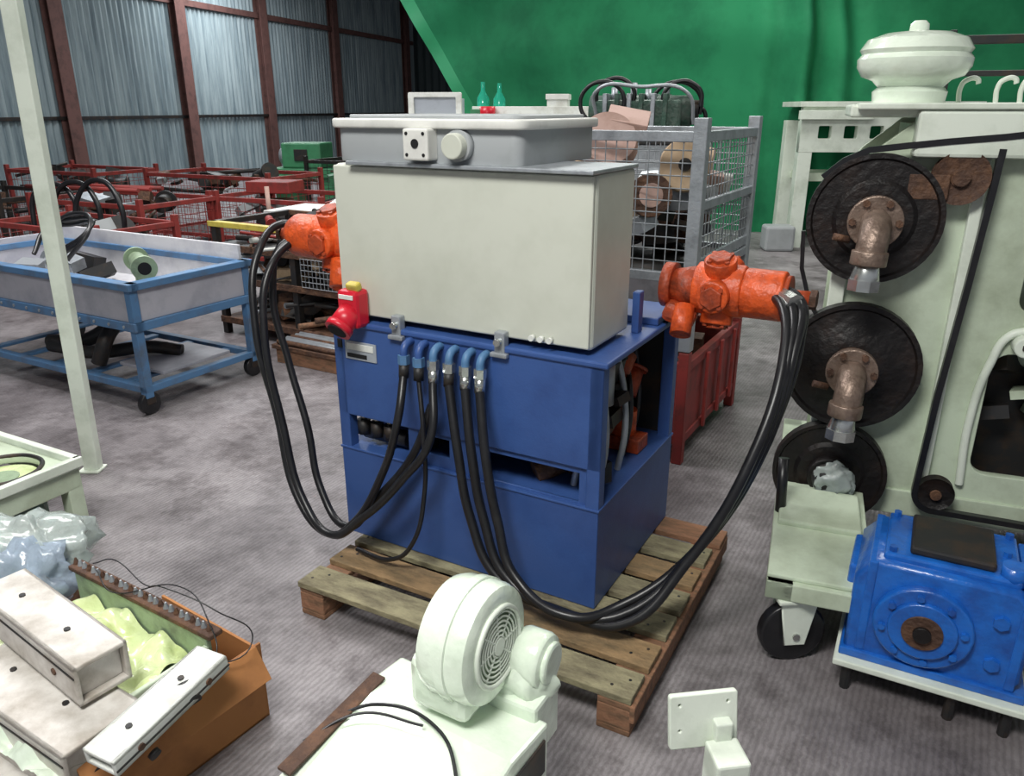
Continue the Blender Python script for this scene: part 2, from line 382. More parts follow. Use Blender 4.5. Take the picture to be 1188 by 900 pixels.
for i,x in enumerate(fx):
    tube(HP,'elbow_%d'%i,[(x,.02,.80),(x,-.025,.80),(x,-.042,.785),(x,-.045,.76)],.013,'blue2' if i>1 else 'blue')
    cyl(HP,'nut_%d'%i,(x,-.045,.765),(x,-.046,.735),.02,'chrome' if i>1 else 'blue2',n=6)
    cyl(HP,'ferrule_%d'%i,(x,-.046,.735),(x,-.05,.69),.017,'chrome' if i in(2,4,5) else 'dark')
def hose(name,first,pts,r=.014):
    P0=[first] if first else []
    tube(HP,name,P0+[w2l(p) for p in pts],r,'rubber')
hose('hose_0',(fx[0],-.05,.70),[(-.37,2.33,.70),(-.45,2.38,.46),(-.56,2.42,.27),(-.68,2.50,.18),(-.80,2.6,.26),(-.88,2.70,.57),(-.94,2.75,.90),(-.93,2.86,1.16),(-.86,2.96,1.24),(-.80,2.95,1.22)])
hose('hose_1',(fx[2],-.05,.70),[(-.26,2.26,.66),(-.36,2.30,.50),(-.52,2.38,.31),(-.66,2.46,.20),(-.77,2.56,.28),(-.85,2.66,.55),(-.90,2.72,.88),(-.88,2.80,1.10),(-.80,2.92,1.19),(-.76,2.94,1.2)])
hose('hose_2',(fx[2]+.005,-.07,.62),[(-.33,2.36,.56),(-.48,2.42,.36),(-.62,2.52,.2),(-.72,2.62,.3),(-.77,2.70,.52),(-.84,2.78,.75),(-.89,2.84,1.02),(-.84,2.90,1.18),(-.78,2.92,1.17)])
hose('hose_3',(fx[1],-.05,.70),[(-.285,2.30,.66),(-.29,2.30,.45),(-.33,2.28,.28),(-.42,2.34,.17),(-.56,2.44,.15)],.008)
for i in range(3):
    o=.028*(i-1)
    hose('hose_%d'%(4+i),(fx[3+i],-.05,.70),[(-.17+.045*i,2.235-.025*i,.62),(-.135+.045*i,2.20-.02*i,.42),(-.02+o,2.10-o*.5,.25+.01*i),(.17+o*.4,1.99-o,.185+.012*i),(.33,1.965+o,.20+.014*i),(.53+o*.6,2.01+o,.38),(.71+o*.9,2.05+o,.70),(.815+o*.5,2.18,.98),(.85+o,2.30,1.08),(.84+o,2.40,1.10)],.0155)
hose('hose_7',None,[(.80,2.45,1.12),(.88,2.32,1.10),(.86,2.22,1.0),(.79,2.12,.82),(.66,2.03,.58),(.50,1.98,.36)],.013)
cyl(HP,'motor_hose_union',w2l((.83,2.40,1.10)),w2l((.86,2.30,1.09)),.03,'chrome',n=8)

# ---------------------------------------------------------------- pallet
PL=E('wooden_pallet',(.325,1.70,0),-28.5)
for i in range(7):
    y=.0+i*.152
    box(PL,'deck_board_%d'%i,(-.60+random.Random(i+9).uniform(-.01,.01),y+.055,.119),(1.20,.115,.022),'wood2' if i==6 else ('wood3' if i in(1,4) else 'wood'),(0,0,random.Random(i).uniform(-.6,.6)),.003)
    for j,x in enumerate((-1.15,-.60,-.05)):
        for k in(-.02,.02): cyl(PL,'nail_%d_%d_%d'%(i,j,int(k*100)),(x+k,y+.055+k,.128),(x+k,y+.055+k,.1307),.005,'dark',n=8)
for i,x in enumerate((-1.15,-.60,-.05)):
    bx(PL,'stringer_%d'%i,(x-.05,0,.088),(x+.05,1.03,.108),'wood2')
    for j,y in enumerate((.0,.46,.93)): bx(PL,'block_%d_%d'%(i,j),(x-.05,y,.02),(x+.05,y+.1,.088),'wood2')
    bx(PL,'base_board_%d'%i,(x-.05,0,0),(x+.05,1.03,.02),'wood2')
bx(PL,'side_board',(-.005,.0,.05),(.012,1.03,.108),'wood2')

# ---------------------------------------------------------------- right machine
RM=E('belt_driven_roller_machine',(1.2,2.65,0),-20.4)
outl=[(-.08,.28),(.95,.28),(.95,1.62),(.12,1.62),(-.02,1.50),(-.08,1.40)]
holes=[rrect(.46,.40,.75,.86,.06),rrect(.50,1.0,.8,1.3,.05)]
plate(RM,'side_plate_front',outl,holes,.03,'paleg',(0,.08,0))
plate(RM,'side_plate_rear',outl,[],.03,'paleg',(0,.62,0))
bx(RM,'top_deck',(-.1,.05,1.62),(.98,.66,1.66),'palew',.008)
bx(RM,'top_ledge',(-.08,-.03,1.645),(.4,.2,1.665),'palew',.005)
bx(RM,'inner_wall',(.1,.12,.28),(.14,.6,1.6),'paleg')
bx(RM,'inner_web_dark',(.46,.3,.3),(.9,.32,.9),'dark')
junk(RM,'inner_mechanism',.48,.85,.14,.28,.42,.82,['dark','rust','dark','paleg'],14,51,.05,.12)
bx(RM,'upper_housing',(.10,-.02,1.50),(.80,.08,1.645),'palew',.012)
bx(RM,'rib_vertical',(.30,.03,.28),(.335,.07,1.5),'palew')
tube(RM,'flange_rib',[(.44,.05,.36),(.43,.05,.6),(.455,.05,.82),(.50,.05,.93),(.60,.05,.95),(.68,.05,1.0)],.014,'palew')
for i,(x,z) in enumerate([(.54,.90),(.57,1.02)]):
    cyl(RM,'lug_%d'%i,(x,.0,z),(x,.07,z),.036,'palew',bev=.005)
    cyl(RM,'lug_bolt_%d'%i,(x,-.006,z),(x,.0,z),.014,'dark',n=6)
for i,(x,z,r) in enumerate([(0.015,1.30,.212),(.015,.785,.228),(-.005,.36,.20)]):
    y=-.01 if i<2 else -.0
    lathe(RM,'disc_%d'%i,[(.05,-.03),(r*.55,-.03),(r*.62,-.018),(r*.9,-.018),(r*.93,-.028),(r,-.028),(r,.02),(.05,.02)],(x,y,z),(-90,0,0),'rustdark')
    cyl(RM,'hub_%d'%i,(x,y-.02,z),(x,y-.07,z),.075,'rust' if i<2 else 'rustdark',bev=.005)
    cyl(RM,'axle_%d'%i,(x,y,z),(x,.1,z),.05,'rust')
    if i<2:
        cyl(RM,'hub_flange_%d'%i,(x,y-.07,z),(x,y-.10,z),.085,'pipe',bev=.004)
        for k in range(6):
            a=R(60*k); cyl(RM,'hub_bolt_%d_%d'%(i,k),(x+.07*math.cos(a),y-.115,z+.07*math.sin(a)),(x+.07*math.cos(a),y-.095,z+.07*math.sin(a)),.012,'rust',n=6)
        tube(RM,'pipe_elbow_%d'%i,[(x,y-.10,z),(x,y-.15,z-.005),(x-.005,y-.19,z-.04),(x-.01,y-.205,z-.09)],.047,'pipe')
        cyl(RM,'pipe_collar_%d'%i,(x-.01,y-.205,z-.075),(x-.012,y-.208,z-.12),.055,'pipe',bev=.004)
        cyl(RM,'union_%d'%i,(x-.012,y-.207,z-.12),(x-.015,y-.21,z-.17),.036,'chrome',.045,bev=.003)
        cyl(RM,'union_nut_%d'%i,(x-.015,y-.21,z-.165),(x-.016,y-.212,z-.20),.05,'chrome',n=8)
        cyl(RM,'set_pin_%d'%i,(x-.07,y-.09,z-.06),(x-.12,y-.10,z-.05),.012,'rust')
    else:
        lathe(RM,'hub_bush',[(.0,.05),(.04,.045),(.055,.03),(.06,0),(.0,0)],(x,y-.07,z),(90,0,0),'dark')
        blob(RM,'hub_plastic_wrap',(x+.02,y-.09,z),(.07,.04,.07),'bag',21,.35,2.2)
bx(RM,'post_between_discs',(-.09,.03,.3),(-.04,.08,1.45),'palew')
bx(RM,'shock_strut',(-.15,.0,.62),(-.11,.05,.72),'chrome')
def pulley(name,x,z,r,m='rust'):
    lathe(RM,name,[(.0,-.02),(r*.35,-.02),(r*.35,-.012),(r*.8,-.012),(r,-.02),(r*.9,-.006),(r*.9,.006),(r,.02),(0,.02)],(x,0,z),(-90,0,0),m)
    cyl(RM,name+'_hub',(x,-.03,z),(x,.08,z),r*.3,'rust')
pulley('pulley_top',.25,1.44,.085)
pulley('pulley_bottom',.36,.335,.062,'rustdark')
pulley('pulley_side',.85,.28,.06,'rustdark')
bx(RM,'pulley_arm',(.10,-.03,1.37),(.22,.03,1.45),'rust')
def belt(name,path,w=.026,t=.020):
    P=[Vector((p[0],0,p[2])) for p in path]; vs=[];fs=[]
    for i,p in enumerate(P):
        d=(P[min(i+1,len(P)-1)]-P[max(i-1,0)]).normalized(); n=Vector((-d.z,0,d.x))*t/2
        for s,yy in((1,-w/2-.01),(1,w/2-.01),(-1,w/2-.01),(-1,-w/2-.01)): v=p+n*s; vs.append((v.x,yy,v.z))
    for i in range(len(P)-1):
        a=4*i
        for k in range(4): fs.append((a+k,a+(k+1)%4,a+4+(k+1)%4,a+4+k))
    fs+=[(0,1,2,3),(len(vs)-4,len(vs)-3,len(vs)-2,len(vs)-1)]
    me=bpy.data.meshes.new(name); me.from_pydata(vs,[],fs); me.update()
    bm=bmesh.new(); bm.from_mesh(me); bmesh.ops.recalc_face_normals(bm,faces=bm.faces); bm.to_mesh(me); bm.free()
    fin(RM,name,me,'rubber')
def arcp(x,z,r,a0,a1,n=10): return [(x+r*math.cos(R(a0+(a1-a0)*i/n)),0,z+r*math.sin(R(a0+(a1-a0)*i/n))) for i in range(n+1)]
belt('drive_belt_low',arcp(.36,.335,.068,180,275)+[(.6,0,.262),(.95,0,.25)])
belt('drive_belt_long',[(.292,0,.335),(.305,0,.7),(.33,0,1.1),(.345,0,1.40),(.35,0,1.53)])
belt('drive_belt_top',[(-.16,0,1.43),(-.10,0,1.485),(-.03,0,1.52),(.08,0,1.535),(.2,0,1.55),(.35,0,1.565),(.6,0,1.60)])
belt('drive_belt_disc',[(-.20,0,1.25),(-.19,0,1.12),(-.15,0,1.0),(-.10,0,.93)],.02,.014)
bx(RM,'base_beam_front',(-.18,-.74,.24),(.10,-.66,.30),'paleg')
bx(RM,'base_beam_left',(-.18,-.74,.24),(-.10,.66,.30),'paleg')
bx(RM,'base_plate',(-.18,-.72,.30),(.12,-.05,.315),'paleg')
bx(RM,'base_step',(-.165,-.40,.31),(.10,-.12,.335),'paleg',.01)
bx(RM,'base_beam_rear',(-.18,.58,.22),(.98,.66,.30),'paleg')
bx(RM,'base_beam_mid',(-.10,.05,.20),(.98,.12,.30),'paleg')
def caster(P,name,x,y,zt,r=.105,rz=25,m='palew'):
    c=Matrix.Rotation(R(rz),4,'Z'); T=Matrix.Translation((x,y,0))@c
    def tp(a,b,cc): return tuple(T@Vector((a,b,cc)))
    cyl(P,name+'_wheel',tp(.0,-.02,r),tp(.0,.02,r),r,'rubber',bev=.008)
    cyl(P,name+'_hub',tp(0,-.026,r),tp(0,.026,r),r*.32,'dark')
    for s in(-1,1):
        plate(P,name+'_fork_%d'%s,[(-.03,r-.03),(.03,r-.03),(.055,zt-.02),(-.055,zt-.02)],[],.005,m,tp(0,s*.034,0),(90,0,rz))
    box(P,name+'_top',tp(0,0,zt-.012),(.14,.10,.014),m,(0,0,rz))
    cyl(P,name+'_axle',tp(0,-.045,r),tp(0,.045,r),.012,'chrome',n=8)
caster(RM,'caster_front',-.09,-.68,.245)
caster(RM,'caster_rear',-.09,.6,.225,.095)
caster(RM,'caster_right',.9,.6,.225,.095)
bx(RM,'front_leg',(.9,.02,0),(.97,.12,.3),'paleg')
cyl(RM,'lever_dark',(-.16,-.30,.31),(-.17,-.26,.50),.018,'rubber')
lathe(RM,'wrapped_vessel',[(.0,1.66),(.11,1.66),(.115,1.70),(.10,1.715),(.12,1.735),(.155,1.748),(.172,1.775),(.174,1.80),(.162,1.815),(.17,1.828),(.15,1.86),(.10,1.878),(.03,1.885),(.028,1.905),(.018,1.915),(0,1.917)],(.075,.15,0),(0,0,0),'film')
for i,x in enumerate((.24,.35,.42)):
    tube(RM,'bent_pipe_%d'%i,[(x,.25,1.66),(x,.25,1.72),(x+.01,.25,1.735),(x+.045,.25,1.74),(x+.05,.25,1.725)],.008,'palew')
for x in(.22,.62): bx(RM,'dark_frame_post_%d'%int(x*100),(x,.6,1.66),(x+.025,.63,1.92),'dark')
bx(RM,'dark_frame_top',(.22,.6,1.87),(.64,.63,1.90),'dark'); bx(RM,'dark_frame_mid',(.22,.6,1.76),(.64,.63,1.78),'dark')
bx(RM,'small_block_white',(.42,.1,1.66),(.5,.16,1.70),'palew')

# ---------------------------------------------------------------- gearbox
GB=E('industrial_gearbox',(.955,1.90,0),-28); GB.scale=(1.06,1.04,1.04)
bx(GB,'base_plate',(0,0,.085),(.47,.42,.105),'palew')
for i,(x,y) in enumerate([(.04,.03),(.30,.03),(.04,.38),(.43,.38),(.43,.03)]): cyl(GB,'foot_%d'%i,(x,y,0),(x,y,.085),.014,'dark',n=8)
bx(GB,'skid_block',(.08,.12,0),(.40,.30,.085),'dark')
plate(GB,'housing',[(.03,.13),(.41,.13),(.43,.16),(.43,.36),(.39,.41),(.07,.41),(.03,.36)],[],.27,'gearblue',(0,.19,0),bev=.012)
bx(GB,'foot_flange',(.01,.03,.105),(.46,.36,.13),'gearblue')
plate(GB,'front_cover',circ(.20,.26,.115,28),[],.03,'gearblue',(0,.04,0),bev=.006)
plate(GB,'front_cover_ring',circ(.20,.26,.08,28),[circ(.20,.26,.05)],.02,'gearblue',(0,.02,0),bev=.004)
cyl(GB,'shaft_bore_rust',(.20,.0,.26),(.20,.06,.26),.05,'rust')
cyl(GB,'shaft_center',(.20,-.012,.26),(.20,.0,.26),.022,'rustdark')
for k in range(8):
    a=R(45*k+10); cyl(GB,'cover_bolt_%d'%k,(.20+.098*math.cos(a),.008,.26+.098*math.sin(a)),(.20+.098*math.cos(a),.03,.26+.098*math.sin(a)),.010,'gearblue',n=6)
bx(GB,'top_cover',(.08,.07,.415),(.40,.33,.44),'gearblue',.008)
bx(GB,'top_dark_plate',(.14,.09,.44),(.34,.30,.465),'dark',.01)
for k,(x,y) in enumerate([(.10,.09),(.10,.31),(.38,.31),(.37,.2)]): cyl(GB,'top_bolt_%d'%k,(x,y,.44),(x,y,.455),.011,'gearblue',n=6)
for i,x in enumerate((.06,.42)): 
    bx(GB,'side_rib_%d'%i,(x-.012,.04,.13),(x+.012,.34,.42),'gearblue')
cyl(GB,'eye_bolt_boss',(.38,.1,.42),(.38,.1,.47),.03,'gearblue')
for i,(x,z) in enumerate([(.37,.2),(.37,.33)]): cyl(GB,'plug_%d'%i,(x,.03,z),(x,.06,z),.02,'gearblue',n=6)
bx(GB,'side_flange',(-.0,.1,.20),(.03,.30,.36),'gearblue',.012)

# ---------------------------------------------------------------- stillages
def stillage(name,loc,rz,w,d,z0,z1,col,mesh=True,foot=.1,wcol=None,panel=False,pitch=.06,post=.05):
    P=E(name,loc,rz); wcol=wcol or col
    for i,(x,y) in enumerate([(0,0),(w-post,0),(0,d-post),(w-post,d-post)]):
        bx(P,'post_%d'%i,(x,y,z0),(x+post,y+post,z1),col)
    zb=z0+foot
    for k,z in enumerate((zb,z1-.10)):
        t=.045
        bx(P,'rail_front_%d'%k,(post,.005,z),(w-post,.04,z+t),col); bx(P,'rail_rear_%d'%k,(post,d-.04,z),(w-post,d-.005,z+t),col)
        bx(P,'rail_left_%d'%k,(.005,post,z),(.04,d-post,z+t),col); bx(P,'rail_right_%d'%k,(w-.04,post,z),(w-.005,d-post,z+t),col)
    bx(P,'deck',(.04,.04,zb),(w-.04,d-.04,zb+.02),'dark' if not panel else col)
    if panel:
        a,b=zb+.04,z1-.1
        bx(P,'panel_front',(post,.015,a),(w-post,.022,b),col); bx(P,'panel_rear',(post,d-.022,a),(w-post,d-.015,b),col)
        bx(P,'panel_left',(.015,post,a),(.022,d-post,b),col); bx(P,'panel_right',(w-.022,post,a),(w-.015,d-post,b),col)
    elif mesh:
        sg=[]; a,b=zb+.04,z1-.08
        def rng(u,v): 
            n=int((v-u)/pitch); return [u+(v-u)*i/n for i in range(1,n)]
        for x in rng(0,w): sg+=[[(x,.02,a),(x,.02,b)],[(x,d-.02,a),(x,d-.02,b)]]
        for y in rng(0,d): sg+=[[(.02,y,a),(.02,y,b)],[(w-.02,y,a),(w-.02,y,b)]]
        for z in rng(a,b): sg+=[[(0.02,.02,z),(w-.02,.02,z),(w-.02,d-.02,z),(.02,d-.02,z),(.02,.02,z)]]
        wires(P,'wire_mesh',sg,.003,wcol)
    return P
lc=(.825-.866*1.2,3.45+.5*1.2)
S1=stillage('red_steel_crate',(lc[0],lc[1],0),-30,1.2,.98,0,.57,'red',panel=True)
for i,y in enumerate((.3,.55,.8)): bx(S1,'rib_%d'%i,(1.198,y,.1),(1.215,y+.03,.5),'red')
junk(S1,'scrap_in_crate',.08,1.12,.08,.85,.3,.45,['rust','orange_d','dark'],20,3)
S2=stillage('galvanised_mesh_stillage',(lc[0],lc[1],0),-30,1.2,.98,.575,1.61,'steel',foot=.32,post=.06,pitch=.05)
bx(S2,'mid_rail_right',(1.165,.05,1.22),(1.195,.93,1.26),'steel')
bx(S2,'side_sheet_right',(1.17,.05,.95),(1.19,.93,1.0),'steel')
junk(S2,'machine_parts',.15,1.1,.12,.85,.98,1.28,['dark','dark','rust','beige','steel'],46,5,.08,.2)
cyl(S2,'cardboard_reel',(1.0,.35,1.38),(1.03,.26,1.40),.12,'beige',bev=.006)
cyl(S2,'cardboard_reel_core',(1.03,.26,1.40),(1.035,.245,1.402),.03,'dark')
cyl(S2,'reel_b',(.95,.6,1.38),(1.05,.62,1.36),.10,'beige',bev=.006)
cyl(S2,'flange_rust',(.90,.16,1.26),(.93,.10,1.27),.10,'rust',bev=.005)
cyl(S2,'flange_rust_face',(.93,.10,1.27),(.935,.092,1.271),.055,'pink')
box(S2,'block_a',(1.06,.55,1.30),(.14,.16,.10),'pink',(5,8,20)); box(S2,'block_b',(1.05,.78,1.27),(.12,.14,.12),'white',(0,12,10))
cyl(S2,'block_c',(.98,.42,1.25),(1.12,.48,1.22),.07,'lidgrey')
lathe(S2,'pink_roll',[(0,-.06),(.13,-.06),(.15,0),(.13,.06),(0,.06)],(.66,.2,1.49),(60,0,30),'pink')
box(S2,'cardboard_scrap',(.72,.3,1.60),(.2,.16,.04),'pink',(25,10,20))
BR=E('bench_row_of_crates',(-.82,6.4,0),-8)
bx(BR,'cabinet_a',(0,0,0),(1.0,.7,1.52),'lidgrey'); bx(BR,'cabinet_b',(1.03,0.05,0),(2.0,.7,1.50),'paleg')
bx(BR,'top_slab',(-.02,-.03,1.52),(2.02,.72,1.57),'white')
bx(BR,'door_a',(.05,-.012,.1),(.95,0,1.42),'white'); bx(BR,'door_b',(1.1,.038,.1),(1.9,.05,1.42),'steel')
bx(BR,'small_box_blue',(.1,.1,1.57),(.38,.4,1.72),'label')
plate(BR,'box_panel_frame',rrect(.0,1.57,.42,1.76,.01),[rrect(.04,1.60,.38,1.73,.01)],.02,'white',(0,.08,0))
plate(BR,'box_panel_glass',rrect(.04,1.60,.38,1.73,.01),[],.004,'label',(0,.085,0))
bx(BR,'carton_white',(1.08,.15,1.57),(1.24,.4,1.73),'white')
bx(BR,'carton_lid',(1.07,.14,1.71),(1.25,.41,1.75),'lidwhite')
bx(BR,'flat_crate',(.5,.1,1.57),(1.45,.5,1.66),'white')
for i,(x,hh) in enumerate(((.57,.24),(.70,.23))):
    lathe(BR,'bottle_%d'%i,[(0,0),(.045,0),(.048,.01),(.048,hh*.5),(.018,hh*.72),(.016,hh),(0,hh)],(x,.2,1.60),(0,0,0),'glassg')
cyl(BR,'bottle_red',(.63,.05,1.57),(.63,.05,1.66),.06,'redbright')
bx(BR,'tray',(.5,.02,1.57),(.58,.1,1.64),'greenp')
EG=E('green_hydraulic_aggregate',(.46,5.55,0),-15)
bx(EG,'stand',(0,0,0),(.8,.5,1.42),'steel'); bx(EG,'base',(-.02,-.02,1.42),(.82,.52,1.46),'dark')
bx(EG,'block',(.08,.08,1.46),(.66,.42,1.70),'greend',.02)
for i in range(6): bx(EG,'fin_%d'%i,(.14+i*.08,.05,1.50),(.17+i*.08,.45,1.74),'greend' if i%2 else 'steel')
cyl(EG,'cylinder_head',(.03,.25,1.62),(.72,.25,1.62),.11,'greend')
cyl(EG,'cap',(.62,.25,1.62),(.77,.25,1.62),.08,'dark')
for i,(cx,rr,zz) in enumerate([(.14,.15,1.68),(.22,.13,1.72),(.66,.13,1.70),(.62,.17,1.66),(.72,.10,1.58)]):
    tube(EG,'hose_%d'%i,[(cx+rr*math.cos(a),.05+.05*i,zz+rr*math.sin(a)*.9) for a in [R(40*k-20) for k in range(8)]],.014,'rubber')
for i,(x,z) in enumerate([(.2,1.78),(.33,1.81),(.43,1.77),(.55,1.80)]): cyl(EG,'valve_%d'%i,(x,.2,1.66),(x,.2,z),.022,'steel')
tube(EG,'pipe_run',[(.1,.05,1.6),(.1,0,1.75),(.4,0,1.78),(.7,0,1.74),(.75,.05,1.55)],.012,'steel')

FM=E('white_press_frame',(3.45,9.75,0),-4)
bx(FM,'leg_left',(0,0,0),(.16,.16,1.5),'palew'); bx(FM,'leg_left_b',(-.02,.6,0),(.14,.76,1.5),'palew')
plate(FM,'head_beam',[(0,1.15),(2.0,1.15),(2.0,1.68),(0,1.68)],[rrect(.2+.3*i,1.3,.36+.3*i,1.45,.02) for i in range(5)],.1,'palew',(0,.05,0))
bx(FM,'head_top',(-.05,-.05,1.66),(2.05,.8,1.72),'palew'); bx(FM,'leg_right',(1.84,0,0),(2.0,.16,1.5),'palew')
bx(FM,'arm',(-.05,-.08,1.52),(.8,.0,1.62),'palew'); bx(FM,'foot_box',(-.35,-.3,0),(.0,-.02,.30),'lidgrey',.03)
bx(FM,'table',(.1,.1,.8),(1.9,.7,.9),'paleg')

# ---------------------------------------------------------------- blue trolley with tub
TR=E('blue_steel_trolley',(-2.06,4.10,0),151)
tl,td=1.95,-.84
def t(a,b,m,n,bev=.004): return bx(TR,n,a,b,m,bev)
for i,(x,y) in enumerate([(0,0),(0,td+.05),(tl-.05,0),(tl-.05,td+.05)]): t((x,y-.05,.10),(x+.05,y,.76),'blue2','leg_%d'%i)
t((-.02,-.05,.72),(tl,.02,.76),'blue2','rim_front'); t((-.02,td-.02,.72),(tl,td+.05,.76),'blue2','rim_rear')
t((-.02,td,.72),(.05,0,.76),'blue2','rim_side_a'); t((tl-.05,td,.72),(tl+.02,0,.76),'blue2','rim_side_b')
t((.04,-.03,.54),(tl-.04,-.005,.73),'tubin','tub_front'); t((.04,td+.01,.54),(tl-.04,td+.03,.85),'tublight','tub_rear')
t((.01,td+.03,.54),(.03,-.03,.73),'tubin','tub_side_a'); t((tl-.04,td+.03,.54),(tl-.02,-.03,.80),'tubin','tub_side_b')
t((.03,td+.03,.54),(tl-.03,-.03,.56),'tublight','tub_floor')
t((-.01,-.06,.49),(tl,.01,.54),'blue2','mid_rail_front'); t((-.01,td-.01,.49),(.05,0,.54),'blue2','mid_rail_side'); t((0,td-.01,.49),(tl,td+.05,.54),'blue2','mid_rail_rear')
t((0,-.05,.13),(tl,0,.17),'blue2','low_rail_front'); t((0,td,.13),(tl,td+.05,.17),'blue2','low_rail_rear'); t((0,td,.13),(.05,0,.17),'blue2','low_rail_side')
for k in range(5): t((.2+.35*k,td+.02,.14),(.26+.35*k,-.02,.16),'blue2','shelf_slat_%d'%k)
for i,(x,y) in enumerate([(.03,-.03),(.03,td+.03),(tl-.05,-.03),(tl-.05,td+.03)]):
    cyl(TR,'wheel_%d'%i,(x-.02,y,.065),(x+.02,y,.065),.065,'rubber',bev=.006); bx(TR,'wheel_fork_%d'%i,(x-.025,y-.03,.06),(x+.025,y+.03,.14),'dark')
for i in range(14): cyl(TR,'rim_bolt_%d'%i,(.08+i*.13,.01,.515),(.08+i*.13,.016,.515),.009,'steel',n=6)
fa=Vector((.12,-.20,.80)); fb=Vector((.38,-.34,.81))
cyl(TR,'pipe_fitting',fa,fb,.048,'fit'); cyl(TR,'pipe_flange_a',fa-(fb-fa)*.02,fa+(fb-fa)*.12,.07,'fit',n=20); cyl(TR,'pipe_bore',fa-(fb-fa)*.03,fa,.036,'black')
cyl(TR,'pipe_flange_b',fb-(fb-fa)*.1,fb,.07,'fit'); cyl(TR,'pipe_stand',(.26,-.28,.56),(.26,-.28,.77),.04,'fit')
junk(TR,'machine_parts',.95,1.5,td+.12,-.12,.60,.80,['dark','rust','steel'],6,11,.08,.18)
for i in range(3): tube(TR,'hose_%d'%i,[(1.0+.1*i,-.3,.75),(.95,-.45,.93),(1.2+.05*i,-.55,1.0-.04*i),(1.4,-.45,.90),(1.35,-.3,.76)],.014,'rubber')
tube(TR,'corrugated_hose',[(.55,-.1,.2),(.5,-.15,.36),(.58,-.3,.42),(.75,-.45,.40),(.95,-.3,.24),(1.2,-.2,.22)],.045,'dark')
tube(TR,'corrugated_hose_b',[(.3,-.5,.21),(.45,-.4,.24),(.7,-.2,.22),(1.1,-.15,.22)],.04,'dark')
t((.1,-.7,.17),(.5,-.2,.19),'tubin','shelf_sheet')

# ---------------------------------------------------------------- rack behind trolley
RK=E('yellow_railed_parts_rack',(-2.25,5.85,0),-30)
for i,(x,y) in enumerate([(0,0),(1.55,0),(0,.75),(1.55,.75),(.78,0),(.78,.75)]): bx(RK,'post_%d'%i,(x,y,0),(x+.05,y+.05,.84),'dark')
for k,z in enumerate((.10,.42,.66)):
    bx(RK,'shelf_%d'%k,(0,0,z),(1.6,.8,z+.03),'rust' if k==0 else 'dark')
    bx(RK,'shelf_edge_%d'%k,(0,-.012,z-.01),(1.6,0,z+.04),'rust')
bx(RK,'yellow_rail_front',(-.02,-.01,.82),(1.62,.05,.86),'yellow'); bx(RK,'rail_side',(-.02,0,.82),(.04,.8,.86),'dark'); bx(RK,'rail_rear',(0,.76,.82),(1.6,.8,.86),'rust'); bx(RK,'rail_side_r',(1.56,0,.82),(1.62,.8,.86),'dark')
junk(RK,'parts_low',.06,1.5,.05,.75,.15,.35,['rust','wood2','dark','steel'],45,21,.06,.2,.3)
junk(RK,'parts_mid',.06,1.5,.05,.75,.46,.62,['rust','steel','beige','dark'],45,22,.06,.18,.3)
junk(RK,'parts_top',.06,1.5,.05,.75,.70,.82,['rust','dark','red','white'],46,23,.06,.2,.3)
sg=[]
for k in range(20): sg.append([(.9+.035*k,-.015,.46),(.9+.035*k,-.015,.66)])
for k in range(6): sg.append([(.9,-.015,.46+.04*k),(1.57,-.015,.46+.04*k)])
wires(RK,'wire_front',sg,.003,'steel')
LP=E('low_pallet_with_rods',(-1.62,5.10,0),-30)
bx(LP,'skid_a',(0,0,0),(.9,.08,.1),'wood2'); bx(LP,'skid_b',(0,.2,0),(.9,.28,.1),'wood2'); bx(LP,'deck',(-.02,-.02,.1),(.92,.3,.13),'rust')
for i in range(7): cyl(LP,'rod_%d'%i,(.02,.01+.042*i,.148),(.88,.01+.042*i,.148),.018,'steel' if i%3 else 'rust',n=12)

def redst(name,x,y,z1,w,d,rz,seed,mats,z0=0,col='red',n=22):
    P=stillage(name,(x,y,0),rz,w,d,z0,z1,col,foot=.15,panel=False,pitch=.1)
    junk(P,'scrap_metal',.06,w-.06,.06,d-.06,z1-.35,z1-.08,mats,n,seed,.08,.24,.35,.2); return P
R1=redst('red_mesh_stillage',-4.9,8.0,.85,1.6,1.0,-25,31,['dark','steel','dark','rust'])
for i in range(3): cyl(R1,'bar_%d'%i,(-.1+.1*i,.1+.1*i,.90+.03*(i%2)),(1.5,.1+.14*i,.92),.02,'red',n=10)
R2=redst('red_mesh_stillage.001',-3.2,8.3,.84,1.5,1.0,-25,32,['dark','red','lidgrey','rust'])
box(R2,'red_box_part',(.5,.5,.86),(.5,.35,.12),'red',(0,0,12),.01)
redst('red_mesh_stillage.002',-4.6,10.0,.95,2.0,1.0,-25,33,['dark','lidgrey','dark','rust'])
redst('dark_mesh_stillage',-1.2,8.9,.78,1.3,.9,-28,34,['white','lidgrey','beige','dark'],col='dark')
redst('red_mesh_stillage.003',-6.7,10.6,.95,1.7,1.0,-25,35,['dark','dark','rust'])
redst('dark_mesh_stillage.001',-3.0,11.6,1.0,1.8,1.0,-25,36,['dark','greenp','rust'],col='dark')
redst('dark_mesh_stillage.002',-6.4,8.5,.85,1.4,1.0,-25,37,['dark','rust','red'],col='dark')
R3=redst('red_mesh_stillage.004',-4.6,6.85,.78,1.5,.8,-28,38,['dark','rust','dark','lidgrey'],col='red')
for i in range(3): tube(R3,'hose_loop_%d'%i,[(.2+.3*i,.3,.6),(.25+.3*i,.35,.95),(.5+.3*i,.4,1.02+.03*i),(.7+.3*i,.4,.9),(.7+.3*i,.4,.6)],.022,'rubber')
WS=E('white_sheet_stack',(-2.22,6.92,0),-30)
bx(WS,'crate',(0,0,0),(1.0,.62,.74),'dark')
